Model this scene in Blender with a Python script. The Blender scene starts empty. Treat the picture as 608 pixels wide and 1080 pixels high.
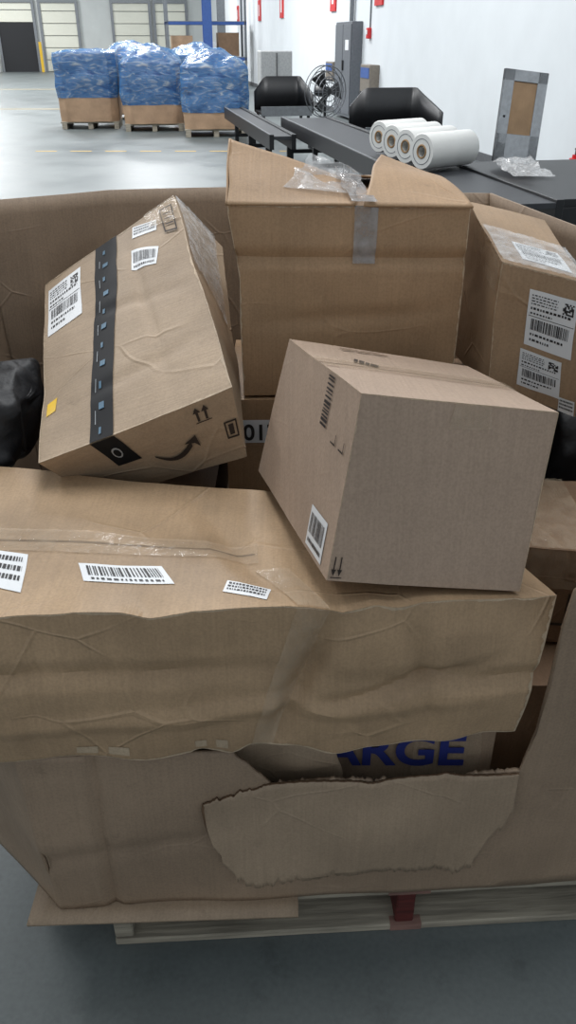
import bpy, bmesh, math, random
from mathutils import Vector, noise, Matrix
random.seed(7)
V=Vector
sc=bpy.context.scene
sc.view_settings.view_transform='Standard'
sc.view_settings.look='None'

# ---------------------------------------------------------------- camera
cd=bpy.data.cameras.new('camera'); cam=bpy.data.objects.new('camera',cd)
sc.collection.objects.link(cam); sc.camera=cam
cam.location=(0,0,1.6); cam.rotation_euler=(math.radians(90)-math.atan(498/850.),0,0)
cd.sensor_fit='VERTICAL'; cd.sensor_height=36; cd.lens=850/1080*36; cd.clip_end=200

# ---------------------------------------------------------------- materials
def srgb(r,g,b):
    f=lambda c:(c/255/12.92 if c/255<=.04045 else ((c/255+.055)/1.055)**2.4)
    return (f(r),f(g),f(b),1)
def newmat(name):
    m=bpy.data.materials.new(name); m.use_nodes=True
    nt=m.node_tree; b=nt.nodes['Principled BSDF']; return m,nt,b
def N(nt,t,**k):
    n=nt.nodes.new(t)
    for a,v in k.items(): setattr(n,a,v)
    return n
def coords(nt,scale=(1,1,1)):
    tc=N(nt,'ShaderNodeTexCoord'); mp=N(nt,'ShaderNodeMapping'); mp.inputs['Scale'].default_value=scale
    nt.links.new(tc.outputs['Object'],mp.inputs['Vector']); return mp.outputs['Vector']
def ramp(nt,src,stops):
    r=N(nt,'ShaderNodeValToRGB'); e=r.color_ramp.elements
    while len(e)<len(stops): e.new(.5)
    for i,(p,c) in enumerate(stops): e[i].position=p; e[i].color=c
    nt.links.new(src,r.inputs[0]); return r.outputs[0]
def mixc(nt,a,b,fac,mode='MIX'):
    m=N(nt,'ShaderNodeMix',data_type='RGBA',blend_type=mode)
    for sock,val in ((m.inputs[0],fac),(m.inputs[6],a),(m.inputs[7],b)):
        if hasattr(val,'is_output'): nt.links.new(val,sock)
        else: sock.default_value=val
    return m.outputs[2]
g4=lambda x:(x,x,x,1)
def simple(name,col,rough=.6,metal=0,bump=0,bs=20,alpha=1,var=.12):
    m,nt,b=newmat(name)
    v=coords(nt); n=N(nt,'ShaderNodeTexNoise'); n.inputs['Scale'].default_value=bs; n.inputs['Detail'].default_value=4
    nt.links.new(v,n.inputs['Vector'])
    lo=tuple(c*(1-var) for c in col[:3])+(1,); hi=tuple(min(1,c*(1+var)) for c in col[:3])+(1,)
    nt.links.new(ramp(nt,n.outputs[0],[(.3,lo),(.7,hi)]),b.inputs['Base Color'])
    b.inputs['Roughness'].default_value=rough; b.inputs['Metallic'].default_value=metal; b.inputs['Alpha'].default_value=alpha
    if bump:
        bp=N(nt,'ShaderNodeBump'); bp.inputs['Strength'].default_value=bump; bp.inputs['Distance'].default_value=.01
        nt.links.new(n.outputs[0],bp.inputs['Height']); nt.links.new(bp.outputs[0],b.inputs['Normal'])
    return m
def cardboard(name,col,flute='X',rough=.6,seed=0,var=1.0,crease=.5,streak=.93):
    m,nt,b=newmat(name)
    gm=sum(col[:3])/3; col=tuple(c*.93+gm*.07 for c in col[:3])+(1,)
    v=coords(nt)
    big=N(nt,'ShaderNodeTexNoise',noise_dimensions='4D'); big.inputs['Scale'].default_value=4.5; big.inputs['Detail'].default_value=7; big.inputs['Roughness'].default_value=.55; big.inputs['W'].default_value=seed
    nt.links.new(v,big.inputs['Vector'])
    c1=tuple(c*(1-.18*var) for c in col[:3])+(1,); c2=tuple(min(1,c*(1+.12*var)) for c in col[:3])+(1,)
    base=ramp(nt,big.outputs[0],[(.33,c1),(.66,c2)])
    sc_={'X':(230,5,5),'Z':(5,5,230),'Y':(5,230,5)}[flute]
    fv=coords(nt,sc_); fn=N(nt,'ShaderNodeTexNoise'); fn.inputs['Scale'].default_value=1; fn.inputs['Detail'].default_value=2
    nt.links.new(fv,fn.inputs['Vector'])
    col1=mixc(nt,base,ramp(nt,fn.outputs[0],[(.35,g4(streak)),(.65,g4(1))]),1.0,'MULTIPLY')
    sp=N(nt,'ShaderNodeTexNoise'); sp.inputs['Scale'].default_value=240; sp.inputs['Detail'].default_value=2
    nt.links.new(v,sp.inputs['Vector'])
    col2=mixc(nt,col1,ramp(nt,sp.outputs[0],[(.35,g4(.88)),(.6,g4(1))]),1.0,'MULTIPLY')
    # straight fold lines: cell borders of a slightly warped voronoi, broken up by a mask
    wv=N(nt,'ShaderNodeTexNoise'); wv.inputs['Scale'].default_value=3; nt.links.new(v,wv.inputs['Vector'])
    add=N(nt,'ShaderNodeVectorMath',operation='MULTIPLY_ADD'); nt.links.new(wv.outputs['Color'],add.inputs[0]); add.inputs[1].default_value=(.10,.10,.10); nt.links.new(coords(nt,(1,1.2,1.7)),add.inputs[2])
    off=N(nt,'ShaderNodeVectorMath',operation='ADD'); nt.links.new(add.outputs[0],off.inputs[0]); off.inputs[1].default_value=(seed*3.3,seed*1.7,seed*5.1)
    vo=N(nt,'ShaderNodeTexVoronoi',feature='DISTANCE_TO_EDGE'); vo.inputs['Scale'].default_value=4.2; nt.links.new(off.outputs[0],vo.inputs['Vector'])
    ridge=ramp(nt,vo.outputs['Distance'],[(.0,g4(1)),(.022,g4(0))])
    msk=N(nt,'ShaderNodeTexNoise',noise_dimensions='4D'); msk.inputs['Scale'].default_value=5; msk.inputs['W'].default_value=seed+9
    nt.links.new(v,msk.inputs['Vector'])
    rm=mixc(nt,ridge,ramp(nt,msk.outputs[0],[(.46,g4(0)),(.60,g4(1))]),1.0,'MULTIPLY')
    fac=mixc(nt,rm,g4(crease*.25),1.0,'MULTIPLY')
    light=tuple(min(1,c*1.3+.02) for c in col[:3])+(1,)
    col3=mixc(nt,col2,light,fac)
    st=N(nt,'ShaderNodeTexNoise',noise_dimensions='4D'); st.inputs['Scale'].default_value=16; st.inputs['Detail'].default_value=8; st.inputs['Roughness'].default_value=.75; st.inputs['W'].default_value=seed+4
    nt.links.new(v,st.inputs['Vector'])
    col4=mixc(nt,col3,ramp(nt,st.outputs[0],[(.28,g4(.74)),(.41,g4(1)),(.66,g4(1)),(.78,g4(1.0))]),.85,'MULTIPLY')
    nt.links.new(col4,b.inputs['Base Color'])
    b.inputs['Roughness'].default_value=rough; b.inputs['Specular IOR Level'].default_value=.35
    bp=N(nt,'ShaderNodeBump'); bp.inputs['Strength'].default_value=.18; bp.inputs['Distance'].default_value=.003
    nt.links.new(fn.outputs[0],bp.inputs['Height'])
    bp2=N(nt,'ShaderNodeBump'); bp2.inputs['Strength'].default_value=.35; bp2.inputs['Distance'].default_value=.02
    nt.links.new(big.outputs[0],bp2.inputs['Height']); nt.links.new(bp.outputs[0],bp2.inputs['Normal'])
    bp3=N(nt,'ShaderNodeBump'); bp3.inputs['Strength'].default_value=crease*.6; bp3.inputs['Distance'].default_value=.004
    nt.links.new(rm,bp3.inputs['Height']); nt.links.new(bp2.outputs[0],bp3.inputs['Normal'])
    nt.links.new(bp3.outputs[0],b.inputs['Normal'])
    return m
M_lg=cardboard('cardboard_long',srgb(176,147,114),'X',seed=1,var=1.4,crease=1.0,rough=.5)
M_A=cardboard('cardboard_pinkish',srgb(176,152,132),'X',seed=2,var=.4,crease=.1)
M_M=cardboard('cardboard_tan',srgb(170,147,121),'Y',seed=3,crease=.8)
M_T=cardboard('cardboard_ochre',srgb(172,139,104),'X',seed=4,crease=.4)
M_R=cardboard('cardboard_brown',srgb(168,139,108),'X',seed=5,crease=.7)
M_G=cardboard('cardboard_gaylord',srgb(154,132,110),'X',seed=6,crease=.5)
M_Gl=cardboard('cardboard_gaylord_light',srgb(162,141,118),'X',seed=8,crease=.5)
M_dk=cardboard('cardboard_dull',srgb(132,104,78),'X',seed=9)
M_wr=cardboard('cardboard_distant',srgb(176,144,114),'X',seed=10)
M_white=simple('label_paper',srgb(222,224,226),.45,var=.03)
M_ink=simple('label_ink',srgb(38,36,38),.5)
M_inkb=simple('print_ink_brown',srgb(48,38,32),.7)
M_blueink=simple('print_ink_blue',srgb(34,44,112),.6)
M_blktape=simple('tape_black',srgb(20,21,24),.62,bs=30)
M_blktape.node_tree.nodes['Principled BSDF'].inputs['Specular IOR Level'].default_value=.22
M_cyan=simple('tape_print_cyan',srgb(45,92,118),.5)
M_tpw=simple('tape_print_grey',srgb(150,155,160),.5)
M_yel=simple('sticker_yellow',srgb(222,180,40),.4)
M_seam=simple('seam_brown',srgb(92,70,50),.8)  # dark brown for flap seams, faint top print and the torn flap's rim
M_edge=cardboard('cardboard_worn_edge',srgb(194,172,144),'X',seed=12,crease=.2)
def tape_mat(name,col,alpha):
    m,nt,b=newmat(name)
    b.inputs['Base Color'].default_value=col; b.inputs['Roughness'].default_value=.12; b.inputs['Specular IOR Level'].default_value=.7
    v=coords(nt,(1,1,1)); n=N(nt,'ShaderNodeTexNoise'); n.inputs['Scale'].default_value=35; n.inputs['Detail'].default_value=6
    nt.links.new(v,n.inputs['Vector'])
    bp=N(nt,'ShaderNodeBump'); bp.inputs['Strength'].default_value=.5; bp.inputs['Distance'].default_value=.01
    nt.links.new(n.outputs[0],bp.inputs['Height']); nt.links.new(bp.outputs[0],b.inputs['Normal'])
    a=ramp(nt,n.outputs[0],[(.35,(alpha*.6,)*3+(1,)),(.7,(min(1,alpha*1.5),)*3+(1,))]); nt.links.new(a,b.inputs['Alpha'])
    return m
M_tape=tape_mat('tape_clear',srgb(205,185,160),.28)
M_tapeg=tape_mat('tape_grey',srgb(158,154,152),.6)
M_plastic=tape_mat('plastic_film',srgb(215,215,215),.35)

# ---------------------------------------------------------------- mesh helpers
def mkobj(name,verts,faces,mats,midx=None,parent=None,smooth=True,split=35):
    me=bpy.data.meshes.new(name); me.from_pydata([tuple(v) for v in verts],[],faces)
    for m in (mats if isinstance(mats,(list,tuple)) else [mats]): me.materials.append(m)
    if midx:
        for p,i in zip(me.polygons,midx): p.material_index=i
    if smooth:
        for p in me.polygons: p.use_smooth=True
    me.update()
    o=bpy.data.objects.new(name,me); sc.collection.objects.link(o)
    if smooth and split:
        es=o.modifiers.new('split','EDGE_SPLIT'); es.split_angle=math.radians(split)
    if parent: o.parent=parent
    return o
def nv(P,f,seed=0): return noise.noise_vector(V(P)*f+V((seed*13.1,seed*7.7,seed*3.3)))
def facet(P,f,seed):
    Q=V(P)*f+V((seed*5.1,seed*9.7,seed*2.3))
    d=noise.voronoi(Q)[0]
    return min(.8,d[0])-.45

class Carton:
    """deformed carton: list of stations (FB,FT,BT,BB) along local x"""
    def __init__(s,name,stations,mat,amp=.003,freq=5,seed=0,extra=None,nu=24,nv_=20,fold=0):
        s.st=[[V(p) for p in st] for st in stations]; s.amp=amp; s.fq=freq; s.seed=seed; s.extra=extra; s.fold=fold
        s.cen=sum((p for st in s.st for p in st),V())/(4*len(s.st))
        verts=[];faces=[]
        for f in ('y0','y1','z0','z1','x0','x1'):
            a=nu; b=nv_
            if f in('x0','x1'): a=nv_
            base=len(verts)
            for i in range(a+1):
                for j in range(b+1): verts.append(s.S(f,i/a,j/b))
            flip=f in('y1','z0','x0')
            for i in range(a):
                for j in range(b):
                    q=[base+i*(b+1)+j,base+(i+1)*(b+1)+j,base+(i+1)*(b+1)+j+1,base+i*(b+1)+j+1]
                    faces.append(q[::-1] if flip else q)
        s.o=mkobj(name,verts,faces,mat)
        bm=bmesh.new(); bm.from_mesh(s.o.data); bmesh.ops.remove_doubles(bm,verts=bm.verts,dist=1e-5)
        bmesh.ops.recalc_face_normals(bm,faces=bm.faces); bm.to_mesh(s.o.data); bm.free()
    def prof(s,u):
        u=min(max(u,0),1); n=len(s.st)-1; k=min(int(u*n),n-1); t=u*n-k
        return [s.st[k][i].lerp(s.st[k+1][i],t) for i in range(4)]
    def B(s,f,u,v):
        if f in('x0','x1'):
            FB,FT,BT,BB=s.prof(0 if f=='x0' else 1)
            return FB.lerp(BB,u).lerp(FT.lerp(BT,u),v)
        FB,FT,BT,BB=s.prof(u)
        a,b={'y0':(FB,FT),'z1':(FT,BT),'y1':(BB,BT),'z0':(FB,BB)}[f]
        return a.lerp(b,v)
    def S(s,f,u,v):
        P=s.B(f,u,v)
        if s.extra: P=P+s.extra(f,u,v,P)
        Q=P+nv(P,s.fq,s.seed)*s.amp+nv(P,s.fq*4,s.seed+1)*s.amp*.12
        if s.fold:
            e=min(1,8*min(u,1-u))*min(1,8*min(v,1-v)) if 0<=u<=1 and 0<=v<=1 else 0
            ax={'y0':V((0,-1,0)),'z1':V((0,0,1)),'y1':V((0,1,0)),'z0':V((0,0,-1)),'x0':V((-1,0,0)),'x1':V((1,0,0))}[f]
            Q+=ax*(facet(P,4.5,s.seed)*s.fold*max(0,e))
        return Q
    def nrm(s,f,u,v):
        e=.01; n=(s.S(f,u+e,v)-s.S(f,u-e,v)).cross(s.S(f,u,v+e)-s.S(f,u,v-e))
        if n.length<1e-12:return V((0,0,1))
        n.normalize()
        return n if n.dot(s.S(f,.5,.5)-s.cen)>0 else -n
    def P(s,f,uv,off): return s.S(f,uv[0],uv[1])+s.nrm(f,uv[0],uv[1])*off
    def patch(s,name,f,quad,mat,off=.0012,n=(10,10),wr=0):
        a,b,c,d=[V((q[0],q[1],0)) for q in quad]  # bl br tr tl
        vs=[];fs=[]
        for i in range(n[0]+1):
            for j in range(n[1]+1):
                p=a.lerp(b,i/n[0]).lerp(d.lerp(c,i/n[0]),j/n[1])
                o=off+(wr*(.5+.5*noise.noise(V((p.x*18,p.y*18,3)))) if wr else 0)
                vs.append(s.P(f,p,o))
        for i in range(n[0]):
            for j in range(n[1]):
                k=i*(n[1]+1)+j; fs.append([k,k+n[1]+1,k+n[1]+2,k+1])
        return mkobj(name,vs,fs,mat,parent=s.o,split=0)
    def wear(s,f,axis,val,w,n=160,a0=0,a1=1):
        vs=[];fs=[]
        for i in range(n+1):
            t=a0+(a1-a0)*i/n; ww=w*(.25+1.2*abs(noise.noise(V((t*14,val*3,s.seed))))+.5*abs(noise.noise(V((t*60,val,s.seed)))))
            inn=val-ww if val>.5 else val+ww
            for q in (val,inn):
                uv=(t,q) if axis=='u' else (q,t)
                vs.append(s.P(f,uv,.0007))
        for i in range(n): fs.append([2*i,2*i+2,2*i+3,2*i+1])
        return mkobj('worn_edge',vs,fs,M_edge,parent=s.o,split=0)
    def ink(s,name,f,quad,rects,mat,off=.002):
        a,b,c,d=[V((q[0],q[1],0)) for q in quad]; vs=[];fs=[]
        for r in rects:
            pts=[(r[0],r[1]),(r[2],r[1]),(r[2],r[3]),(r[0],r[3])] if len(r)==4 and not hasattr(r[0],'__len__') else r
            k=len(vs)
            for x,y in pts:
                p=a.lerp(b,x).lerp(d.lerp(c,x),y); vs.append(s.P(f,p,off))
            fs.append(list(range(k,k+len(pts))))
        return mkobj(name,vs,fs,mat,parent=s.o,smooth=False)
    def label(s,f,quad,style='bar',rot=False,paper=True):
        if paper: s.patch('label',f,quad,M_white,.0012)
        R=[]
        rnd=random.Random(int(quad[0][0]*1000)+5)
        def bars(x0,x1,y0,y1,n):
            x=x0
            w=(x1-x0)/n
            while x<x1:
                ww=w*rnd.choice([.4,.6,1.0]); R.append((x,y0,min(x+ww,x1),y1)); x+=ww+w*rnd.choice([.4,.6,.9])
        def text(x0,x1,y,h):
            x=x0
            while x<x1:
                ww=rnd.uniform(.02,.07); R.append((x,y,min(x+ww,x1),y+h)); x+=ww+.025
        if style=='bar': bars(.08,.92,.35,.85,30); text(.1,.9,.12,.10)
        if style=='ship':
            for y in (.9,.85,.8,.75): text(.06,.6,y,.02)
            text(.06,.9,.66,.04); text(.06,.5,.58,.03); R.append((.03,.54,.97,.55)); bars(.1,.9,.3,.5,30); text(.1,.8,.2,.04); text(.1,.5,.1,.04)
            for i in range(7):
                for j in range(7):
                    if rnd.random()<.6: R.append((.7+i*.033,.72+j*.028,.7+i*.033+.033,.72+j*.028+.028))
        if style=='text':
            for y in (.75,.5,.25): text(.06,.92,y,.13)
        if style=='barsonly': bars(0,1,0,1,16)
        if rot: R=[(y0,1-x1,y1,1-x0) for x0,y0,x1,y1 in R]
        s.ink('label_print',f,quad,R,M_ink)
def rq(u0,v0,u1,v1): return [(u0,v0),(u1,v0),(u1,v1),(u0,v1)]
def box8(c): return [[c['000'],c['001'],c['011'],c['010']],[c['100'],c['101'],c['111'],c['110']]]
def aab(x0,x1,y0,y1,z0,z1): return [[(x,y0,z0),(x,y0,z1),(x,y1,z1),(x,y1,z0)] for x in (x0,x1)]
def towards(P,s): P=V(P)-V((0,0,1.6)); return V((0,0,1.6))+P*s

# ---------------------------------------------------------------- long carton
def fold_(x,c,w): return max(0,1-abs(x-c)/w)
def exL(f,u,v,P):
    d=V((0,0,0))
    # crushed, uneven top-front and bottom-front edges
    if f in('y0','z1'):
        near=v if f=='y0' else 1-v
        k_=max(0,near-.75)/.25
        d+=V((0,0,-.012*k_*k_*(max(0,noise.noise(V((u*14,3,1))))+fold_(u,.66,.05)+.8*fold_(u,.37,.03))))
    if f in('y0','z0'):
        near=1-v
        k_=max(0,near-.7)/.3
        d+=V((0,0,.016*k_*k_*noise.noise(V((u*13,8,1)))))
        d+=V((0,0,-.022*math.exp(-((u-.70)/.07)**2)*(1-v)))
    if f=='y0':
        d+=V((0,-.020*math.sin(math.pi*v)*(.5+.5*math.sin(u*9)),0))
        d+=V((0,.034*math.exp(-((u-.60-.05*v)/.022)**2)*math.sin(math.pi*v),0))
        d+=V((0,.014*fold_(v,.60-.22*(u-.4),.10)*min(1,6*u)*min(1,4*abs(u-.62)),0))
        d+=V((0,-.012*fold_(v,.28+.10*(u-.3),.09)*math.sin(math.pi*u),0))
        d+=V((0,.012*fold_(u,.86-.10*v,.03)*math.sin(math.pi*v),0))
        d+=V((0,.014*fold_(v,.45+.9*(u-.75),.07)*(1 if .62<u<.95 else 0)*math.sin(math.pi*(u-.62)/.33 if .62<u<.95 else 0),0))
        d+=V((0,.006*fold_(u,.24,.02)*math.sin(math.pi*v),0))
    if f=='z1':
        d+=V((0,0,-.012*math.sin(math.pi*v)*math.sin(math.pi*min(1,u))))
        d+=V((0,0,-.012*fold_(u,.57-.08*v,.04)*math.sin(math.pi*v)))
    return d
Lst=[
 [(-.72,.95,.545),(-.64,.93,.882),(-.86,1.45,.885),(-.84,1.36,.60)],
 [(-.481,.95,.561),(-.416,.93,.885),(-.567,1.40,.88),(-.56,1.32,.59)],
 [(-.163,.95,.579),(-.169,.93,.892),(-.297,1.345,.88),(-.30,1.30,.59)],
 [(-.022,.955,.598),(.022,.935,.896),(-.05,1.308,.878),(-.04,1.28,.60)],
 [(.18,.97,.592),(.22,.975,.870),(.12,1.33,.845),(.13,1.28,.60)],
 [(.385,1.0,.582),(.424,1.035,.838),(.37,1.34,.795),(.37,1.30,.60)]]
L=Carton('long_cardboard_box',Lst,M_lg,amp=.008,freq=5,seed=1,extra=exL,nu=150,nv_=48,fold=.012)
L.patch('seam','z1',[(0,.47),(.56,.43),(.56,.44),(0,.482)],M_seam,.0008,(60,1))
L.patch('tape','z1',[(0,.40),(.56,.36),(.57,.50),(0,.56)],M_tape,.0016,(80,8),wr=.002)
L.patch('tape','y0',[(.55,0),(.60,0),(.64,1),(.59,1)],M_tape,.002,(6,30),wr=.002)
L.patch('tape','z1',[(.59,0),(.64,0),(.60,.30),(.55,.30)],M_tape,.002,(6,20),wr=.002)
L.label('z1',[(.155,.18),(.222,.13),(.235,.36),(.18,.40)],'text')
L.label('z1',[(.305,.20),(.42,.18),(.41,.30),(.30,.31)],'bar')
L.label('z1',[(.485,.12),(.545,.05),(.56,.14),(.50,.20)],'text')
L.ink('print_marks','y0',rq(.28,.03,.55,.09),[(0,0,.08,1),(.12,0,.2,1),(.5,.0,.6,1),(.68,0,.78,1)],M_edge,.001)
L.wear('y0','u',1.0,.018,400); L.wear('y0','u',0.0,.014,400); L.wear('x1','v',0.0,.03); L.wear('y0','v',1.0,.008)

# ---------------------------------------------------------------- small front carton A
cA={'000':(.061,1.03,.873),'001':(.103,1.08,1.164),'010':(-.06,1.452,.845),'011':(.002,1.488,1.11),'100':(.389,1.1,.799),'101':(.420,1.155,1.103),'110':(.288,1.514,.756),'111':(.364,1.556,1.030)}
cA={k:towards(v,.935) for k,v in cA.items()}
A=Carton('shipping_carton',box8(cA),M_A,amp=.0025,freq=4,seed=2)
A.label('x0',[(.345,.70),(.275,.70),(.275,.98),(.345,.98)],'barsonly',rot=True,paper=False)
A.label('x0',[(.255,.03),(.075,.03),(.075,.27),(.255,.27)],'bar')
A.ink('arrows','y0',rq(.012,.03,.07,.14),[(.15,.3,.25,1),(.65,.3,.75,1),[(0,.35),(.2,0),(.4,.35)],[(.5,.35),(.7,0),(.9,.35)],(0,-.1,.95,-.05)],M_inkb)
A.ink('side_marks','x0',rq(.15,.66,.20,.72),[(0,0,.1,1),(0,0,1,.15)],M_inkb)
A.ink('side_marks','x0',rq(.06,.66,.11,.72),[(0,0,.1,1),(0,0,1,.15)],M_inkb)
A.ink('print','z1',[(.20,.58),(.30,.50),(.33,.56),(.23,.66)],[(0,0,.15,1),(.2,0,.4,1),(.45,0,.6,.9),(.65,.1,.95,.9)],M_inkb)
A.ink('print','z1',rq(.24,.84,.55,.94),[(.0,.3,.2,.5),(.25,.3,.5,.5),(.55,.3,.8,.5),(.0,.7,.3,.85),(.35,.7,.7,.85)],M_seam)
A.patch('seam','z1',[(0,.50),(1,.49),(1,.495),(0,.507)],M_seam,.0006,(20,1))
A.patch('tape','z1',[(.0,.42),(1,.40),(1,.58),(0,.60)],M_tape,.0015,(30,6),wr=.0015)
A.patch('tape','y0',[(.44,.86),(.66,.88),(.64,1),(.46,1)],M_tape,.0015,(8,8),wr=.0015)
A.wear('y0','u',1.0,.008); A.wear('y0','v',0.0,.006); A.wear('x0','u',1.0,.006); A.wear('y0','v',1.0,.006)

# ---------------------------------------------------------------- left taped carton
k=1.07
cM={'001':(-.424,1.23,.977),'011':(-.559,1.866,1.114),'100':(-.072,1.301,.952),'101':(-.09,1.261,1.102),'110':(-.155,1.96,1.18),'111':(-.259,1.926,1.29),'010':(-.514,1.927,1.0),'000':(-.37,1.273,.83)}
cM={q:towards(v,k) for q,v in cM.items()}; cM['000']=V((-.39,1.43,.79))
def exM(f,u,v,P):
    d=V()
    if f=='z1':
        d+=V((0,0,.010*math.sin(math.pi*u)*math.sin(math.pi*v)))
        d+=V((0,0,-.007*fold_(u,.72-.1*v,.05)*math.sin(math.pi*v)))
        d+=V((0,0,-.006*fold_(v,.16+.1*u,.04)*math.sin(math.pi*u)))
        d+=V((0,0,-.006*fold_(v,.62-.12*u,.04)*math.sin(math.pi*u)))
    return d
Mx=Carton('taped_parcel_box',box8(cM),M_M,amp=.007,freq=5,seed=3,extra=exM,nu=44,nv_=60,fold=.006)
Mx.patch('black_tape','z1',[(.262,-.0),(.382,0),(.572,1.0),(.405,1.0)],M_blktape,.002,(6,70))
Mx.patch('black_tape','y0',[(.29,.52),(.43,.52),(.382,1),(.262,1)],M_blktape,.0015,(6,8))
Mx.ink('tape_print','z1',[(.28,.0),(.36,0),(.54,1),(.43,1)],[(.35,i*.09+.02,.5+.2*(i%2),i*.09+.045) for i in range(11)],M_cyan,.0035)
Mx.ink('tape_print','z1',[(.28,.0),(.36,0),(.54,1),(.43,1)],[(.10,i*.13+.06,.14,i*.13+.11) for i in range(7)],M_tpw,.0035)
Mx.ink('round_print','y0',rq(.315,.66,.365,.84),[[(.5+.5*math.cos(a*.5236),.5+.5*math.sin(a*.5236)) for a in range(12)]],M_tpw,.003)
Mx.ink('round_print_core','y0',rq(.322,.685,.358,.815),[[(.5+.5*math.cos(a*.5236),.5+.5*math.sin(a*.5236)) for a in range(12)]],M_blktape,.0036)
Mx.label('z1',[(.03,.61),(.26,.63),(.28,.95),(.03,.93)],'ship')
Mx.label('z1',[(.62,.72),(.78,.68),(.82,.77),(.65,.84)],'bar')
Mx.label('z1',[(.67,.91),(.83,.87),(.85,.93),(.69,.98)],'text')
Mx.patch('sticker','z1',[(.03,.19),(.08,.20),(.085,.26),(.03,.25)],M_yel)
Mx.ink('sq','z1',[(.88,.82),(.96,.80),(.97,.96),(.88,.97)],[(0,0,.1,1),(.9,0,1,1),(0,0,1,.06),(0,.94,1,1),(.2,.3,.8,.35),(.2,.5,.8,.55),(.2,.7,.8,.75)],M_inkb,.004)
Mx.ink('arrows','y0',rq(.78,.74,.87,.94),[(.15,0,.3,.6),(.65,0,.8,.6),[(0,.6),(.45,.6),(.22,1)],[(.5,.6),(.95,.6),(.72,1)],(0,-.12,1,-.06)],M_inkb)
Mx.ink('sq','y0',rq(.92,.35,.99,.60),[(0,0,.12,1),(.88,0,1,1),(0,0,1,.1),(0,.9,1,1),(.3,.2,.7,.8)],M_inkb)
sm=[]
n=14
for i in range(n):
    f0,f1=i/n,(i+1)/n
    fy=lambda t:.55*(2*t-1)**2
    w=lambda t:.06+.13*t
    sm.append([(f0,fy(f0)-w(f0)),(f1,fy(f1)-w(f1)),(f1,fy(f1)+w(f1)),(f0,fy(f0)+w(f0))])
sm.append([(.82,.62),(1.15,.95),(1.2,.2),(1.08,.5)])
Mx.ink('curved_print','y0',rq(.50,.34,.72,.60),sm,M_inkb,.0035)
Mx.patch('tape','x1',[(.5,.2),(1,.2),(1,1),(.6,1)],M_plastic,.002,(16,16),wr=.006)
Mx.patch('tape','z1',[(.80,.9),(1,.85),(1,1),(.78,1)],M_tape,.003,(8,8),wr=.003)
Mx.wear('z1','v',1.0,.012,200); Mx.wear('z1','v',0.0,.010,200); Mx.wear('z1','u',0.0,.008,200); Mx.wear('z1','u',1.0,.008,200)

# ---------------------------------------------------------------- big top carton (flaps up)
def exT(f,u,v,P):
    d=V()
    if f=='y0': d+=V((0,-.012*math.sin(math.pi*u)*math.sin(math.pi*v)+.010*fold_(v,.75,.05)+.006*fold_(v,.40+.1*u,.06)*math.sin(math.pi*u),0))
    if P.x<-.05: d+=V((-.022*max(0,min(1,(P.z-1.2)/.12)),0,0))
    return d
T=Carton('open_top_carton',[[(-.094,1.57,.962),(-.090,1.57,1.338),(-.085,1.93,1.335),(-.085,1.93,.965)],[(.336,1.57,.962),(.339,1.57,1.332),(.325,1.93,1.33),(.325,1.93,.965)]],M_T,amp=.004,freq=5,seed=4,extra=exT,nu=40,nv_=40,fold=.005)
T.wear('y0','u',1.0,.012,200); T.wear('y0','v',0.0,.008); T.wear('y0','v',1.0,.008)
def sheet(name,c,mat,parent=None,n=(16,12),amp=.004,freq=9,thick=.004,seed=0,curl=0):
    a,b,cc,d=[V(p) for p in c]; vs=[];fs=[]
    for i in range(n[0]+1):
        for j in range(n[1]+1):
            P=a.lerp(b,i/n[0]).lerp(d.lerp(cc,i/n[0]),j/n[1])
            P=P+nv(P,freq,seed)*amp*min(1,j/n[1]*3+.1)+V((0,0,curl*math.sin(math.pi*j/n[1])))
            vs.append(P)
    for i in range(n[0]):
        for j in range(n[1]):
            k=i*(n[1]+1)+j; fs.append([k,k+n[1]+1,k+n[1]+2,k+1])
    o=mkobj(name,vs,fs,mat,parent=parent,split=0)
    if thick:
        s=o.modifiers.new('s','SOLIDIFY'); s.thickness=thick; s.offset=0
    return o
sheet('flap_front_a',[(-.113,1.565,1.338),(.125,1.565,1.338),(.137,1.73,1.352),(-.115,1.76,1.430)],M_T,T.o,seed=1,amp=.006,n=(30,20))
sheet('flap_left',[(-.115,1.57,1.335),(-.113,1.92,1.335),(-.112,1.93,1.40),(-.116,1.76,1.43)],M_T,T.o,seed=2)
sheet('flap_front_b',[(.14,1.565,1.336),(.342,1.565,1.334),(.31,1.85,1.352),(.195,1.85,1.386)],M_T,T.o,seed=3,curl=.012,amp=.006,n=(30,20))
sheet('flap_right',[(.342,1.57,1.334),(.33,1.92,1.334),(.22,1.88,1.375),(.27,1.72,1.365)],M_T,T.o,seed=4)
sheet('flap_back',[(-.09,1.93,1.338),(.33,1.93,1.338),(.30,1.80,1.352),(-.05,1.80,1.36)],M_T,T.o,seed=5)
sheet('plastic_wrap',[(-.01,1.62,1.362),(.12,1.60,1.352),(.14,1.76,1.366),(.04,1.78,1.40)],M_plastic,T.o,amp=.018,freq=22,thick=0,seed=6,n=(24,24))
T.patch('tape_front','y0',[(.495,.72),(.595,.72),(.60,1),(.495,1)],M_tapeg,.002,(6,16),wr=.002)
sheet('tape_top',[(.118,1.560,1.345),(.165,1.560,1.345),(.13,1.75,1.372),(.09,1.73,1.378)],M_tapeg,T.o,amp=.012,freq=25,thick=0,seed=7)

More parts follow.
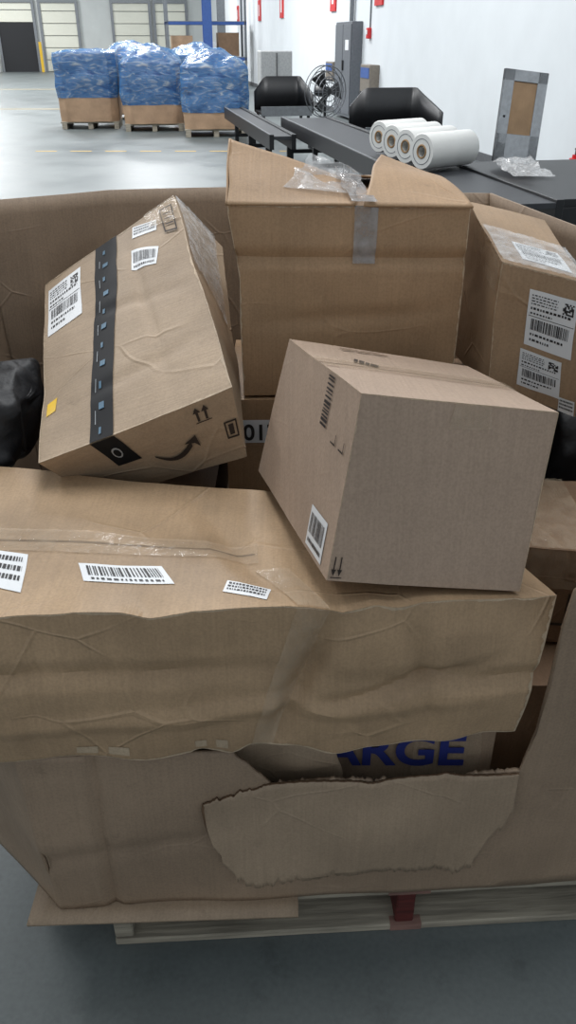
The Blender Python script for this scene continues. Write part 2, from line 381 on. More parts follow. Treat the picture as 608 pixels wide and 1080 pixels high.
# ---------------------------------------------------------------- right carton
cR={'000':(.396,1.528,1.003),'001':(.390,1.495,1.254),'010':(.393,1.828,.964),'011':(.392,1.841,1.30),'100':(.575,1.492,.946),'101':(.530,1.475,1.223),'110':(.57,1.838,.96),'111':(.556,1.821,1.264)}
cR['000']=V((.400,1.528,1.00)); cR['101']=V((.545,1.475,1.215))
R=Carton('labelled_carton',box8(cR),M_R,amp=.005,freq=6,seed=5,nu=30,nv_=30,fold=.005)
R.label('y0',rq(.35,.44,.90,.86),'ship'); R.label('y0',rq(.32,.10,.80,.40),'ship')
R.label('z1',[(.3,.12),(.85,.08),(.85,.38),(.3,.40)],'ship')
R.patch('tape','z1',[(.0,.0),(1.0,.0),(1,.5),(0,.55)],M_plastic,.003,(30,30),wr=.005)
R.patch('tape','x0',[(0,.75),(.7,.8),(.7,1),(0,1)],M_tape,.002,(16,8),wr=.003)
R.label('y0',rq(.80,-.0,.98,.12),'text')
R.wear('y0','v',0.0,.015); R.wear('y0','u',1.0,.015); R.wear('x0','u',1.0,.012)

# ---------------------------------------------------------------- cartons below
B17=Carton('stacked_carton',aab(-.13,.34,1.56,1.95,.58,.955),M_T,amp=.003,seed=6,nu=12,nv_=10)
B17.patch('label','y0',rq(.03,.74,.22,.88),M_white)
def txt(name,s,loc,rot,size,mat,parent,ext=.0005,off=0):
    c=bpy.data.curves.new(name,'FONT'); c.body=s; c.size=size; c.extrude=ext; c.offset=off
    o=bpy.data.objects.new(name,c); o.location=loc; o.rotation_euler=rot; c.materials.append(mat)
    sc.collection.objects.link(o); o.parent=parent; return o
txt('print_number','017',(-.095,1.552,.868),(math.pi/2,0,0),.05,M_ink,B17.o,off=.001)
BL=Carton('printed_moving_carton',aab(-.36,.375,1.05,1.98,.15,.565),M_G,amp=.003,seed=7,nu=12,nv_=10)
txt('print_text','LARGE',(.010,1.043,.452),(math.pi/2,0,0),.104,M_blueink,BL.o,off=.0025)
BL.patch('tape','y0',[(.80,.55),(.98,.6),(.96,1),(.80,1)],M_tape,.002,(6,6),wr=.003)
sheet('loose_inner_flap',[(-.12,1.035,.40),(.102,1.03,.41),(.080,1.0,.575),(-.12,1.0,.57)],M_Gl,BL.o,n=(24,16),amp=.010,freq=11,thick=.004,seed=15)
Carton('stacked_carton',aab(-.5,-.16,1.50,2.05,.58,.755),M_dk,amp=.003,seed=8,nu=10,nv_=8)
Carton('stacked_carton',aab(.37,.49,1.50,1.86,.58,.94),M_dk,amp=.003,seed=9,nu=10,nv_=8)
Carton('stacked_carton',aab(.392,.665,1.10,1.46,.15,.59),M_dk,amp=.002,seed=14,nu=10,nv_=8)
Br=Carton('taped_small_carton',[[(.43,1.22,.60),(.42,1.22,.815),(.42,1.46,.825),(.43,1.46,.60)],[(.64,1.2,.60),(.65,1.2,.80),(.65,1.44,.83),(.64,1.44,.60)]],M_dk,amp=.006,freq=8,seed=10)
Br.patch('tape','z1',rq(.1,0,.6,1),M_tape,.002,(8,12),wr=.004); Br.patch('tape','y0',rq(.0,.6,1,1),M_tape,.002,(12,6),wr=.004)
Br.ink('marks','y0',rq(.1,.2,.5,.55),[(0,0,.05,1),(.3,0,.35,1),(0,0,.35,.08),(.5,0,.55,1),(.8,0,.85,1),(.5,0,.85,.08)],M_inkb)
def blob(name,c,r,mat,amp,freq,seed=0,sub=5,sq=1.0):
    bm=bmesh.new(); bmesh.ops.create_icosphere(bm,subdivisions=sub,radius=1)
    pw=lambda x:math.copysign(abs(x)**sq,x)
    for v in bm.verts:
        d=v.co.copy(); v.co=V((pw(d.x)*r[0],pw(d.y)*r[1],pw(d.z)*r[2]))
        v.co+=nv(v.co+V(c),freq,seed)*amp+nv(v.co+V(c),freq*3,seed)*amp*.45; v.co+=V(c)
    me=bpy.data.meshes.new(name); bm.to_mesh(me); bm.free(); me.materials.append(mat)
    for p in me.polygons:p.use_smooth=True
    o=bpy.data.objects.new(name,me); sc.collection.objects.link(o); return o
M_bag=simple('black_poly_bag',srgb(20,21,25),.6,bump=.8,bs=18)
blob('black_poly_mailer',(-.605,1.60,.905),(.060,.15,.09),M_bag,.022,9,1,sq=.55)
blob('black_poly_mailer',(.60,1.665,.80),(.05,.14,.13),M_bag,.02,9,2,sq=.6)

# ---------------------------------------------------------------- gaylord (bulk carton)
botP=[(-.44,.965),(.62,1.03),(.73,1.2),(.72,1.95),(.55,2.14),(-.1,2.16),(-.47,2.14),(-.66,1.98),(-.60,1.12)]
topP=[(-.50,.95),(.66,.985),(.78,1.15),(.70,1.86),(.52,2.2),(-.17,2.30),(-.47,2.25),(-.76,2.08),(-.74,1.12)]
def perim(pts,s):
    n=len(pts); k=int(s)%n; t=s-int(s); return V((*pts[k],0)).lerp(V((*pts[(k+1)%n],0)),t)
def htop(s):
    k=int(s); t=s-k
    jag=.006*noise.noise(V((s*60,0,0)))+.005*noise.noise(V((s*200,0,0)))
    if k==0:
        x=-.46+1.08*t
        if x<-.10: return .565
        if x<-.035: return .565-.085*(x+.10)/.065+jag
        if x<.400: return .478+jag*1.3+.006*math.sin(x*20)
        if x<.415: return .478+(x-.40)/.015*.40+jag
        return .88+min(1,(x-.415)/.12)*.14+jag
    if k==1: return 1.02+.1*t
    if k==2: return 1.12+.10*t
    if k==3: return 1.22+.04*t
    if k in(4,5): return 1.26
    if k==6: return 1.26
    if k==7: return 1.26 if t<.55 else max(.56,1.26-(t-.55)*4)+jag
    return .56
vs=[];fs=[]; ns=0; NZ=30
ss=[]
for k in range(9):
    m=260 if k==0 else 60
    for i in range(m): ss.append(k+i/m)
for s_ in ss:
    b=perim(botP,s_); t=perim(topP,s_); h=htop(s_)
    for j in range(NZ+1):
        z=.145+(h-.145)*j/NZ; q=(z-.145)/(1.27-.145)
        P=b.lerp(t,q); P.z=z
        P+=nv(P,4,20)*.010
        cdir=V((P.x-.1,P.y-1.55,0)).normalized()
        P+=cdir*(facet(P,3.6,33)*.012)
        if 0<s_<1:
            P.y+=.010*fold_(P.x,-.34+.02*z,.02)+.007*fold_(z,.33+.15*(P.x+.2),.03)*(1 if P.x<.0 else 0)
        P.z=z
        vs.append(P)
n=len(ss)
for i in range(n):
    for j in range(NZ):
        a=i*(NZ+1)+j; b_=((i+1)%n)*(NZ+1)+j; fs.append([a,b_,b_+1,a+1])
G=mkobj('gaylord_bulk_box',vs,fs,M_G,split=50)
so=G.modifiers.new('s','SOLIDIFY'); so.thickness=.007; so.offset=1
def front(x,z,out):
    t=(x+.46)/1.08; q=(z-.145)/(1.125); P=V((*botP[0],0)).lerp(V((*botP[1],0)),t).lerp(V((*topP[0],0)).lerp(V((*topP[1],0)),t),q); P.z=z; return V((x,P.y-out,z))
NX=260; fvs=[]; ffs=[]; NJ=18
for i in range(NX+1):
    x=-.150+i/NX*(.408+.150); u=i/NX
    saw=abs(((x*47)%1)-.5)*2-.5+.5*(abs(((x*123+.3)%1)-.5)*2-.5)
    jg=.008*noise.noise(V((x*30,1,0)))+.008*noise.noise(V((x*90,2,0)))+.004*noise.noise(V((x*260,4,0)))+.004*saw
    zt=.484+.002*math.sin(x*30)+.0015*saw if x>-.03 else .484-.045*((-.03-x)/.12)+jg
    if u<.12: zb=.43-.215*math.sqrt(u/.12)
    elif u<.90: zb=.215+.008*math.sin(x*12)+.02*(u-.12)
    else: zb=.232+.15*((u-.90)/.10)**.7
    zb=min(zb+jg*(2.2 if u<.3 or u>.83 else .8),zt-.004)
    for j in range(NJ+1):
        z=zt+(zb-zt)*j/NJ
        w=j/NJ
        fvs.append(front(x,z,.012+.008*w+.006*noise.noise(V((x*7,z*7,0)))+.006*fold_(x,.10+.1*z,.03)-.005*fold_(x,.28,.02)))
for i in range(NX):
    for j in range(NJ):
        k=i*(NJ+1)+j; ffs.append([k,k+1,k+NJ+2,k+NJ+1])
fl=mkobj('torn_flap',fvs,ffs,[M_Gl,M_seam],parent=G,split=0)
so=fl.modifiers.new('s','SOLIDIFY'); so.thickness=.005; so.offset=0; so.material_offset_rim=1
sheet('base_sheet',[(-.50,.93,.138),(.02,.945,.143),(.02,1.3,.143),(-.5,1.3,.143)],M_Gl,G,amp=.004,freq=12,thick=.006,seed=9)

# ---------------------------------------------------------------- pallet
def wood(name,col):
    m,nt,b=newmat(name); v=coords(nt,(3,40,40)); n_=N(nt,'ShaderNodeTexNoise'); n_.inputs['Scale'].default_value=2; n_.inputs['Detail'].default_value=6
    nt.links.new(v,n_.inputs['Vector'])
    nt.links.new(ramp(nt,n_.outputs[0],[(.3,tuple(c*.5 for c in col[:3])+(1,)),(.65,col)]),b.inputs['Base Color']); b.inputs['Roughness'].default_value=.8
    bp=N(nt,'ShaderNodeBump'); bp.inputs['Strength'].default_value=.5; bp.inputs['Distance'].default_value=.005; nt.links.new(n_.outputs[0],bp.inputs['Height']); nt.links.new(bp.outputs[0],b.inputs['Normal'])
    return m
M_wood=wood('weathered_wood',srgb(168,160,144)); M_red=wood('red_painted_wood',srgb(92,34,30)); M_redl=wood('red_stained_wood',srgb(146,112,102))
def boxpart(name,x0,x1,y0,y1,z0,z1,mat,parent,bev=.003):
    bm=bmesh.new(); bmesh.ops.create_cube(bm,size=1)
    for v in bm.verts: v.co=V(((x0+x1)/2+v.co.x*(x1-x0),(y0+y1)/2+v.co.y*(y1-y0),(z0+z1)/2+v.co.z*(z1-z0)))
    if bev: bmesh.ops.bevel(bm,geom=bm.edges[:],offset=bev,segments=1,affect='EDGES')
    me=bpy.data.meshes.new(name); bm.to_mesh(me); bm.free(); me.materials.append(mat)
    o=bpy.data.objects.new(name,me); sc.collection.objects.link(o); o.parent=parent; return o
def empty(name,loc=(0,0,0),rz=0):
    e=bpy.data.objects.new(name,None); e.location=loc; e.rotation_euler=(0,0,rz); sc.collection.objects.link(e); return e
e=empty('wooden_pallet',(-.352,.975,0),math.radians(3.3))
w_,d_=1.22,1.02
for i in range(7):
    y=i*(d_-.09)/6; boxpart('deck_board_%d'%i,0,w_,y,y+.1 if i in(0,6) else y+.085,.118,.136,M_wood,e)
for i,x in enumerate((.0,.575,w_-.04)): boxpart('stringer_%d'%i,x,x+.038,0.004,d_,.02,.118,M_red if i==1 else M_wood,e)
for i in range(4): y=i*(d_-.10)/3; boxpart('bottom_board_%d'%i,0,w_,y,y+.09,.0,.018,M_wood,e)
boxpart('red_overspray_a',.555,.64,-.001,.05,.1185,.1368,M_redl,e,bev=0)
boxpart('red_overspray_b',.565,.63,-.001,.02,.001,.0188,M_redl,e,bev=0)

# ---------------------------------------------------------------- room
TH=math.radians(10.58); cT,sT=math.cos(TH),math.sin(TH)
def W(p,q,z=0): return V((p*cT-q*sT,p*sT+q*cT,z))
def concrete():
    m,nt,b=newmat('polished_concrete'); v=coords(nt)
    n1=N(nt,'ShaderNodeTexNoise'); n1.inputs['Scale'].default_value=1.1; n1.inputs['Detail'].default_value=8; n1.inputs['Roughness'].default_value=.6
    n2=N(nt,'ShaderNodeTexNoise'); n2.inputs['Scale'].default_value=90; n2.inputs['Detail'].default_value=3
    n3=N(nt,'ShaderNodeTexNoise'); n3.inputs['Scale'].default_value=9; n3.inputs['Detail'].default_value=10; n3.inputs['Roughness'].default_value=.75
    for n_ in (n1,n2,n3): nt.links.new(v,n_.inputs['Vector'])
    c=ramp(nt,n1.outputs[0],[(.3,srgb(84,91,92)),(.7,srgb(110,117,117))]); s2=ramp(nt,n2.outputs[0],[(.3,g4(.85)),(.7,g4(1))])
    c=mixc(nt,c,s2,1.0,'MULTIPLY')
    nt.links.new(mixc(nt,c,ramp(nt,n3.outputs[0],[(.33,g4(.80)),(.45,g4(1))]),1.0,'MULTIPLY'),b.inputs['Base Color'])
    nt.links.new(ramp(nt,n1.outputs[0],[(.3,g4(.36)),(.7,g4(.50))]),b.inputs['Roughness'])
    bp=N(nt,'ShaderNodeBump'); bp.inputs['Strength'].default_value=.08; bp.inputs['Distance'].default_value=.01; nt.links.new(n1.outputs[0],bp.inputs['Height']); nt.links.new(bp.outputs[0],b.inputs['Normal'])
    return m
fl_=boxpart('floor',-40,6,-4,62,-.1,0,concrete(),None,bev=0)
M_wall=simple('white_painted_wall',srgb(214,219,222),.6,bs=2,var=.03)
M_wallb=simple('back_wall_paint',srgb(196,200,198),.6,bs=2,var=.04)
def rbox(name,p0,p1,q0,q1,z0,z1,mat,parent=None,bev=0):
    e=boxpart(name,p0,p1,q0,q1,z0,z1,mat,parent,bev)
    if parent is None: e.rotation_euler=(0,0,TH)
    return e
rbox('wall_right',5.36,5.56,-3,55.2,0,7,M_wall)
rbox('wall_back',-36,5.36,55.2,55.4,0,7,M_wallb)
rbox('baseboard_right',5.33,5.36,-3,55.2,0,.12,simple('baseboard_grey',srgb(90,92,95),.6))
M_door=simple('dock_door_cream',srgb(222,222,208),.5,bs=1,var=.03); M_dark=simple('dark_opening',srgb(22,24,28),.6); M_steel=simple('steel_grey',srgb(120,124,128),.4,metal=.5)
M_blk=simple('black_powdercoat',srgb(22,23,26),.45); M_yelp=simple('safety_yellow',srgb(210,170,40),.5); M_blu=simple('blue_paint',srgb(50,85,150),.5)
M_bed=simple('conveyor_bed_dark',srgb(46,48,52),.5); M_line=simple('faded_floor_tape',srgb(176,148,84),.6)
root=lambda name:empty(name,(0,0,0),TH)
def dock(i,p0,p1,openz=None):
    e=root('door_%d'%i)
    boxpart('frame_l',p0-.15,p0,55.0,55.2,0,3.4,M_steel,e); boxpart('frame_r',p1,p1+.15,55.0,55.2,0,3.4,M_steel,e); boxpart('frame_t',p0-.15,p1+.15,55.0,55.2,3.4,3.6,M_steel,e)
    z=0 if openz is None else openz
    if openz is not None: boxpart('dark_bay',p0,p1,55.1,55.19,0,openz,M_dark,e)
    while z<3.4:
        boxpart('door_panel',p0,p1,55.08,55.18,z+.02,min(z+.58,3.4),M_door,e); z+=.6
    return e
dock(1,-6.3,-4.4,2.45); dock(2,-3.9,-2.0); dock(3,.1,2.1); dock(4,2.5,4.2); dock(5,-9.5,-7.2)
e=root('dock_guard_posts')
for i,p in enumerate((-6.75,-4.20,-1.8,-.1,2.3)):
    boxpart('post_%d'%i,p,p+.15,54.3,54.45,0,1.5 if i<2 else 1.1,M_yelp,e)
for p,q,m in ((3.35,34,M_blu),(4.55,40,M_steel)):
    c=root('steel_column'); boxpart('web',p,p+.08,q,q+.3,0,7,m,c); boxpart('flange_a',p-.12,p+.2,q-.02,q,0,7,m,c); boxpart('flange_b',p-.12,p+.2,q+.3,q+.32,0,7,m,c); boxpart('base_plate',p-.2,p+.28,q-.1,q+.4,0,.03,m,c)
e=root('pallet_rack')
for i,(p,q) in enumerate(((2.0,36),(2.0,37),(5.0,36),(5.0,37))): boxpart('upright_%d'%i,p,p+.1,q,q+.1,0,3.2,M_steel,e)
for i,z in enumerate((.9,2.1)):
    boxpart('beam_%d'%i,2.0,5.1,36,36.08,z,z+.10,M_blu,e); boxpart('beamb_%d'%i,2.0,5.1,37,37.08,z,z+.10,M_blu,e); boxpart('shelf_%d'%i,2.0,5.1,36,37.1,z+.10,z+.12,M_steel,e)
for i,(a,z,h,m) in enumerate(((2.2,1.04,.7,M_wr),(3.1,1.04,.5,M_white),(4.0,1.04,.8,M_dk),(2.2,.02,.7,M_dk),(3.4,.02,.6,M_wr))): boxpart('crate_%d'%i,a,a+.8,36.1,36.9,z,z+h,m,e)
fm=empty('floor_marking_tape')
for i in range(10):
    boxpart('dash_%d'%i,-4.2+i*.58,-3.85+i*.58,14.55,14.65,.0005,.003,M_line,fm,bev=0)
boxpart('lane_line_a',-12,-5.6,24,24.12,.0005,.003,M_line,fm,bev=0)
boxpart('lane_line_b',-14,-4.8,34,34.15,.0005,.003,M_line,fm,bev=0)
M_sred=simple('sign_red',srgb(200,35,40),.4)
for i,q in enumerate((18.3,22.3,29.4,34.0,40)):
    s_=root('wall_sign'); boxpart('panel',5.32,5.36,q,q+.55,2.2,2.85,M_sred,s_); boxpart('letter',5.315,5.32,q+.18,q+.36,2.35,2.7,M_white,s_,bev=0)
e=root('electrical_cabinet'); M_cab=simple('cabinet_grey',srgb(96,100,106),.5)
boxpart('body',5.12,5.36,19.8,21.3,.05,1.95,M_cab,e,.01); boxpart('door_a',5.10,5.12,19.83,20.53,.12,1.9,M_cab,e); boxpart('door_b',5.10,5.12,20.57,21.27,.12,1.9,M_cab,e)
boxpart('handle',5.07,5.10,20.42,20.5,1.0,1.2,M_blk,e); boxpart('warning_label',5.095,5.10,20.0,20.3,1.4,1.6,M_white,e,0)
boxpart('conduit',5.25,5.33,20.5,20.6,1.95,7,M_steel,e)
e=root('fire_alarm'); boxpart('housing',5.28,5.36,19.1,19.25,1.62,1.82,M_sred,e,.01); boxpart('conduit',5.33,5.36,19.16,19.19,1.82,7,M_steel,e); boxpart('strobe',5.26,5.28,19.13,19.22,1.70,1.78,M_white,e)
M_bin=simple('bin_greybrown',srgb(120,112,102),.5)
for q,z,h in ((18.35,.6,.55),(21.7,.72,.42)):
    e=root('wall_bin_holder'); boxpart('tray',5.15,5.36,q,q+.75,z,z+h,M_bin,e,.01); boxpart('liner',5.14,5.15,q+.05,q+.7,z+h*.55,z+h*.9,M_blu,e,0); boxpart('lip',5.13,5.15,q,q+.75,z,z+.05,M_blk,e)

def film_mat():
    m,nt,b=newmat('blue_stretch_film'); v=coords(nt,(3,3,10)); n_=N(nt,'ShaderNodeTexNoise'); n_.inputs['Scale'].default_value=1.3; n_.inputs['Detail'].default_value=6; n_.inputs['Distortion'].default_value=1.5
    nt.links.new(v,n_.inputs['Vector'])
    nt.links.new(ramp(nt,n_.outputs[0],[(.3,srgb(30,75,130)),(.55,srgb(60,125,180)),(.72,srgb(180,206,226))]),b.inputs['Base Color'])
    b.inputs['Roughness'].default_value=.2
    nt.links.new(ramp(nt,n_.outputs[0],[(.35,g4(.82)),(.65,g4(.5))]),b.inputs['Alpha'])
    bp=N(nt,'ShaderNodeBump'); bp.inputs['Strength'].default_value=.6; bp.inputs['Distance'].default_value=.04; nt.links.new(n_.outputs[0],bp.inputs['Height']); nt.links.new(bp.outputs[0],b.inputs['Normal'])
    return m
M_film=film_mat()
def wrapped(loc,h,seed,film0,mound):
    e=empty('blue_wrapped_gaylord',loc,TH*.6)
    w=.6
    pts=[(-w,-w*.75),(-w*.75,-w),(w*.75,-w),(w,-w*.75),(w,w*.75),(w*.75,w),(-w*.75,w),(-w,w*.75)]
    def ring(z0,z1,grow,amp,name,mat,cap,nz=14,na=96):
        vs=[];fs=[]
        for j in range(nz+1):
            z=z0+(z1-z0)*j/nz
            for i in range(na):
                s=i/na*8; P=perim(pts,s); P=P*(grow+.03*math.sin(math.pi*j/nz)); P.z=z
                d=nv(P+V((seed*5,0,0)),4,seed); P+=V((d.x,d.y,d.z*.4))*amp; vs.append(P)
        for j in range(nz):
            for i in range(na): a=j*na+i;b=j*na+(i+1)%na; fs.append([a,b,b+na,a+na])
        if cap:
            c0=len(vs); K=8
            for k in range(1,K+1):
                r=1-k/K
                for i in range(na):
                    P=perim(pts,i/na*8)*(grow*r); P.z=z1+mound*(1-r*r); P+=nv(P+V((seed*5,0,0)),4,seed)*amp*(1.5+mound*3); vs.append(P)
            prev=nz*na
            for k in range(K):
                cur=c0+k*na
                for i in range(na): fs.append([prev+i,prev+(i+1)%na,cur+(i+1)%na,cur+i])
                prev=cur
        return mkobj(name,vs,fs,mat,parent=e,split=0)
    ring(.14,h-.02,.98,.015,'carton_body',M_wr,True)
    ring(film0,h,1.02,.035,'stretch_film',M_film,True,nz=20,na=128)
    for i in range(6): boxpart('deck_%d'%i,-.6,.6,-.55+i*.2,-.45+i*.2,.11,.14,M_wood,e)
    for i,x in enumerate((-.58,-.05,.48)): boxpart('block_%d'%i,x,x+.1,-.55,.55,.0,.11,M_wood,e)
wrapped((-4.15,19.0,0),1.38,1,.58,.05)
wrapped((-2.75,18.5,0),1.22,2,.48,.30)
wrapped((-1.42,17.4,0),1.18,3,.42,.28)
wrapped((-3.6,21.2,0),1.30,4,.50,.28)
wrapped((-2.1,21.0,0),1.30,5,.50,.25)
e=root('orange_rack'); M_or=simple('orange_paint',srgb(200,100,45),.5)
for i,(p,q) in enumerate(((-7.0,50),(-7.0,51.5),(-8.5,50),(-8.5,51.5))): boxpart('upright_%d'%i,p,p+.1,q,q+.1,0,2,M_or,e)
boxpart('shelf',-8.5,-6.9,50,51.6,1.0,1.1,M_or,e); boxpart('load',-8.3,-7.1,50.1,51.4,1.1,1.9,M_dk,e)

def conveyor(p0,p1,q0,q1,z,name='roller_conveyor'):
    e=root(name)
    boxpart('rail_l',p0,p0+.06,q0,q1,z-.18,z,M_blk,e); boxpart('rail_r',p1-.06,p1,q0,q1,z-.18,z,M_blk,e)
    boxpart('edge_strip',p0+.005,p0+.02,q0,q1,z,z+.004,M_steel,e,0)
    boxpart('bed',p0+.06,p1-.06,q0,q1,z-.06,z-.02,M_bed,e)
    q=q0+.3
    while q<q1:
        for p in (p0,p1-.06): boxpart('leg',p,p+.06,q,q+.06,0,z-.18,M_blk,e)
        boxpart('cross',p0,p1,q,q+.05,.2,.25,M_blk,e); q+=1.6
    return e
conveyor(2.32,3.05,5.6,13.0,.62)
conveyor(1.85,2.2,11.2,16.2,.55)
def hopper(p,q,w,d,z0,h,rz):
    e=empty('black_chute_hopper',W(p,q),TH+rz)
    vs=[];fs=[];n=28
    path=[]
    for i in range(n+1):
        t=i/n
        if t<.5: x=-w/2+w*t*2*.86; y=d*.5; 
        else: x=w*.36+w*.14*math.sin((t-.5)*math.pi); y=d*.5-d*(1-math.cos((t-.5)*math.pi))
        path.append((x,y,t))
    for x,y,t in path:
        ht=h if t>.12 else h*(.55+.45*t/.12)
        if t>.6: ht=h*(1-.5*(t-.6)/.4)
        vs.append(V((x,y,z0-.02))); vs.append(V((x,y,z0+ht)))
    for i in range(n): fs.append([2*i,2*i+2,2*i+3,2*i+1])
    o=mkobj('curved_shell',vs,fs,M_blk,parent=e,split=0); s=o.modifiers.new('s','SOLIDIFY'); s.thickness=.03
    boxpart('floor_pan',-w/2,w/2,-d/2,d/2,z0-.04,z0,M_blk,e); boxpart('trim',-w/2,w/2,-d/2-.02,-d/2,z0-.06,z0+.1,M_steel,e)
    for i,(a,b) in enumerate(((-w/2+.03,-d/2+.03),(w/2-.08,-d/2+.03),(-w/2+.03,d/2-.08),(w/2-.08,d/2-.08))): boxpart('leg_%d'%i,a,a+.05,b,b+.05,0,z0-.04,M_blk,e)
hopper(3.84,12.3,1.08,.9,.46,.54,0)
hopper(3.0,16.6,.95,.8,.45,.56,0)
e=empty('pedestal_fan',(.62,15.0,0),0); M_fan=simple('fan_metal',srgb(110,112,116),.35,metal=.7)
def torus(name,R_,r,loc,parent,mat,rot=(math.pi/2,0,0)):
    vs=[];fs=[];a=40;b=8
    for i in range(a):
        for j in range(b):
            A_=i/a*2*math.pi;B_=j/b*2*math.pi; vs.append(V(((R_+r*math.cos(B_))*math.cos(A_),(R_+r*math.cos(B_))*math.sin(A_),r*math.sin(B_))))
    for i in range(a):
        for j in range(b): fs.append([i*b+j,((i+1)%a)*b+j,((i+1)%a)*b+(j+1)%b,i*b+(j+1)%b])
    o=mkobj(name,vs,fs,mat,parent=parent,split=0); o.location=loc; o.rotation_euler=rot; return o
def cyl(name,r,p0,p1,mat,parent,seg=24,cap=True):
    p0=V(p0);p1=V(p1); d=(p1-p0); q=d.to_track_quat('Z','Y'); vs=[];fs=[]
    for h in (0,d.length):
        for i in range(seg): A_=i/seg*2*math.pi; vs.append(p0+q@V((r*math.cos(A_),r*math.sin(A_),h)))
    for i in range(seg): fs.append([i,(i+1)%seg,seg+(i+1)%seg,seg+i])
    if cap: fs+= [list(range(seg))[::-1],list(range(seg,2*seg))]
    return mkobj(name,vs,fs,mat,parent=parent,split=40)
hd=empty('fan_head',(0,0,.86),math.radians(35)); hd.parent=e
for k_,(r,y) in enumerate(((.38,-.06),(.38,.06),(.30,-.09),(.22,-.10),(.14,-.105),(.30,.09),(.15,.1))): torus('cage_%d'%k_,r,.008,(0,y,0),hd,M_fan)
for i in range(16):
    a=i/16*2*math.pi; cyl('wire_%d'%i,.004,(.05*math.cos(a),-.11,.05*math.sin(a)),(.38*math.cos(a),-.06,.38*math.sin(a)),M_fan,hd,6)
for i in range(3):
    a=i*2.094; o=sheet('blade_%d'%i,[(.05*math.cos(a-.4),-.03,.05*math.sin(a-.4)),(.33*math.cos(a-.35),-.04,.33*math.sin(a-.35)),(.33*math.cos(a+.45),.04,.33*math.sin(a+.45)),(.05*math.cos(a+.4),.03,.05*math.sin(a+.4))],M_blk,hd,n=(6,6),amp=0,thick=.004)
cyl('motor',.08,(0,-.05,0),(0,.2,0),M_blk,hd); cyl('pole',.025,(0,.1,.05),(0,.1,.86),M_blk,e); cyl('base',.28,(0,.1,0),(0,.1,.05),M_blk,e,32)
e=root('grey_storage_cabinet'); boxpart('body',3.75,4.6,24,24.6,.05,1.35,simple('light_grey',srgb(150,152,152),.5),e,.02); boxpart('door_seam',4.17,4.19,23.98,24,.1,1.3,M_blk,e); boxpart('feet',3.8,4.55,24.05,24.55,0,.05,M_blk,e)
# fire extinguisher standing by the right wall
e=empty('fire_extinguisher',W(5.20,9.45,0)); cyl('cylinder',.075,(0,0,.0),(0,0,.40),M_sred,e); cyl('shoulder',.045,(0,0,.40),(0,0,.44),M_sred,e); cyl('valve',.02,(0,0,.44),(0,0,.50),M_blk,e,12)
boxpart('lever',-.02,.02,-.09,.03,.49,.51,M_blk,e); cyl('hose',.012,(.05,-.05,.45),(.085,-.05,.12),M_blk,e,10)
M_roll=simple('white_paper_roll',srgb(215,215,212),.6,var=.04,bs=5); M_core=simple('roll_core',srgb(150,120,85),.7)
def roll(c,d,r,l):
    e=empty('paper_roll',c,math.atan2(d[1],d[0]))
    vs=[];fs=[];seg=40
    prof_=[(.05,0),(r*.95,0),(r,.01),(r,l-.01),(r*.95,l),(.05,l),(.05,0)]
    for rr,x in prof_:
        for i in range(seg): A_=i/seg*2*math.pi; vs.append(V((x,rr*math.cos(A_),rr*math.sin(A_))))
    for k in range(len(prof_)-1):
        for i in range(seg): fs.append([k*seg+i,k*seg+(i+1)%seg,(k+1)*seg+(i+1)%seg,(k+1)*seg+i])
    mkobj('paper',vs,fs,M_roll,parent=e,split=40)
    torus('core',.05,.008,(0,0,0),e,M_core,(0,math.pi/2,0)); torus('wind_line',r*.7,.003,(-.001,0,0),e,M_steel,(0,math.pi/2,0))
dr=(.80,.60)
for c in ((.90,8.78,.770),(.98,8.36,.770),(1.06,7.95,.770),(1.15,7.55,.770)): roll(c,dr,.145,.58)
e=root('black_work_table')
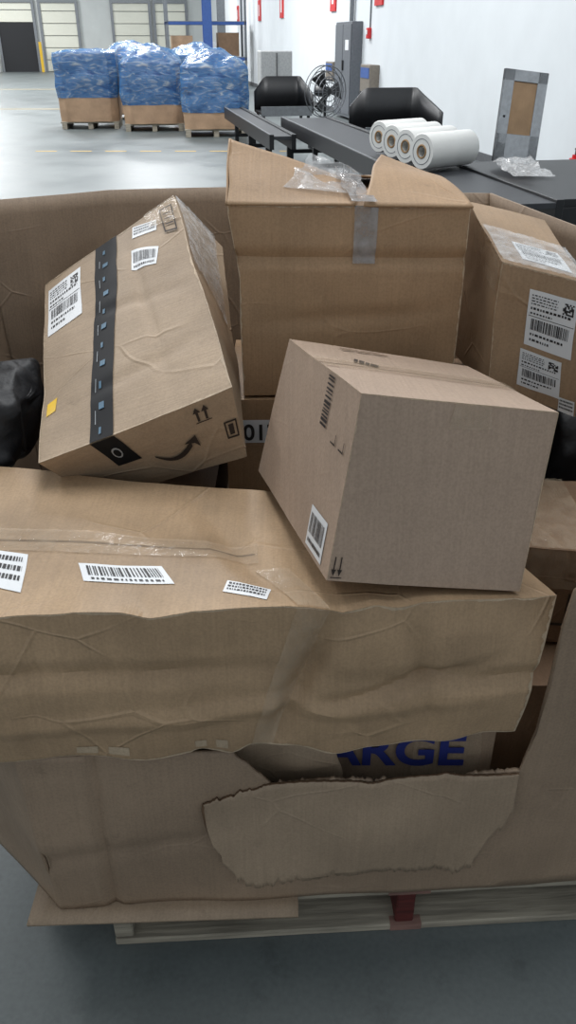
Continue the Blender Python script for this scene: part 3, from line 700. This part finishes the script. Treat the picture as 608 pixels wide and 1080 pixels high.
boxpart('top',3.4,4.9,6.3,8.6,.44,.50,M_blk,e); boxpart('apron',3.4,4.9,6.28,6.32,.28,.44,M_blk,e); boxpart('side_apron',3.38,3.42,6.3,8.6,.24,.44,M_blk,e)
for i,(a,b) in enumerate(((3.45,6.35),(4.8,6.35),(3.45,8.5),(4.8,8.5))): boxpart('leg_%d'%i,a,a+.06,b,b+.06,0,.44,M_blk,e)
e=empty('framed_board',W(3.82,8.15,.535),TH+.1); e.rotation_euler=(math.radians(-8),math.radians(6),TH+.1)
M_sil=simple('silver_frame',srgb(165,167,170),.22,metal=.85)
boxpart('panel',-.15,.15,0,.02,.2,.72,M_T,e); boxpart('frame_l',-.24,-.13,-.01,.03,0,.82,M_sil,e); boxpart('frame_r',.13,.24,-.01,.03,0,.82,M_sil,e); boxpart('frame_t',-.24,.24,-.01,.03,.72,.82,M_sil,e); boxpart('frame_b',-.24,.24,-.01,.03,0,.26,M_sil,e)
boxpart('bolt_a',-.2,-.18,-.014,-.01,.4,.42,M_blk,e,0); boxpart('back_stay',-.02,.02,.03,.06,0,.7,M_steel,e)
sheet('plastic_sheet',[W(3.48,7.4,.525),W(3.85,7.3,.525),W(3.9,7.95,.62),W(3.5,8.0,.60)],M_plastic,None,amp=.04,freq=12,thick=.003,n=(30,24))

# ---------------------------------------------------------------- light
w=bpy.data.worlds.new('world'); sc.world=w; w.use_nodes=True
w.node_tree.nodes['Background'].inputs[0].default_value=(.88,.95,1,1); w.node_tree.nodes['Background'].inputs[1].default_value=.54
def area(name,loc,sx,sy,pw,col=(.98,.99,1),rz=0):
    l=bpy.data.lights.new(name,'AREA'); l.shape='RECTANGLE'; l.size=sx; l.size_y=sy; l.energy=pw; l.color=col
    o=bpy.data.objects.new(name,l); o.location=loc; o.rotation_euler=(0,0,rz); sc.collection.objects.link(o); return o
for i,(p,q,pw) in enumerate(((0.8,3.0,270),(-5,8,380),(1,12,580),(-5,20,850),(1,24,900),(-5,34,1050),(1,40,1100),(-12,30,1050),(-8,48,1100))):
    area('high_bay_light_%d'%i,W(p,q,7.5),1.6 if i else 3,4,pw,rz=TH)
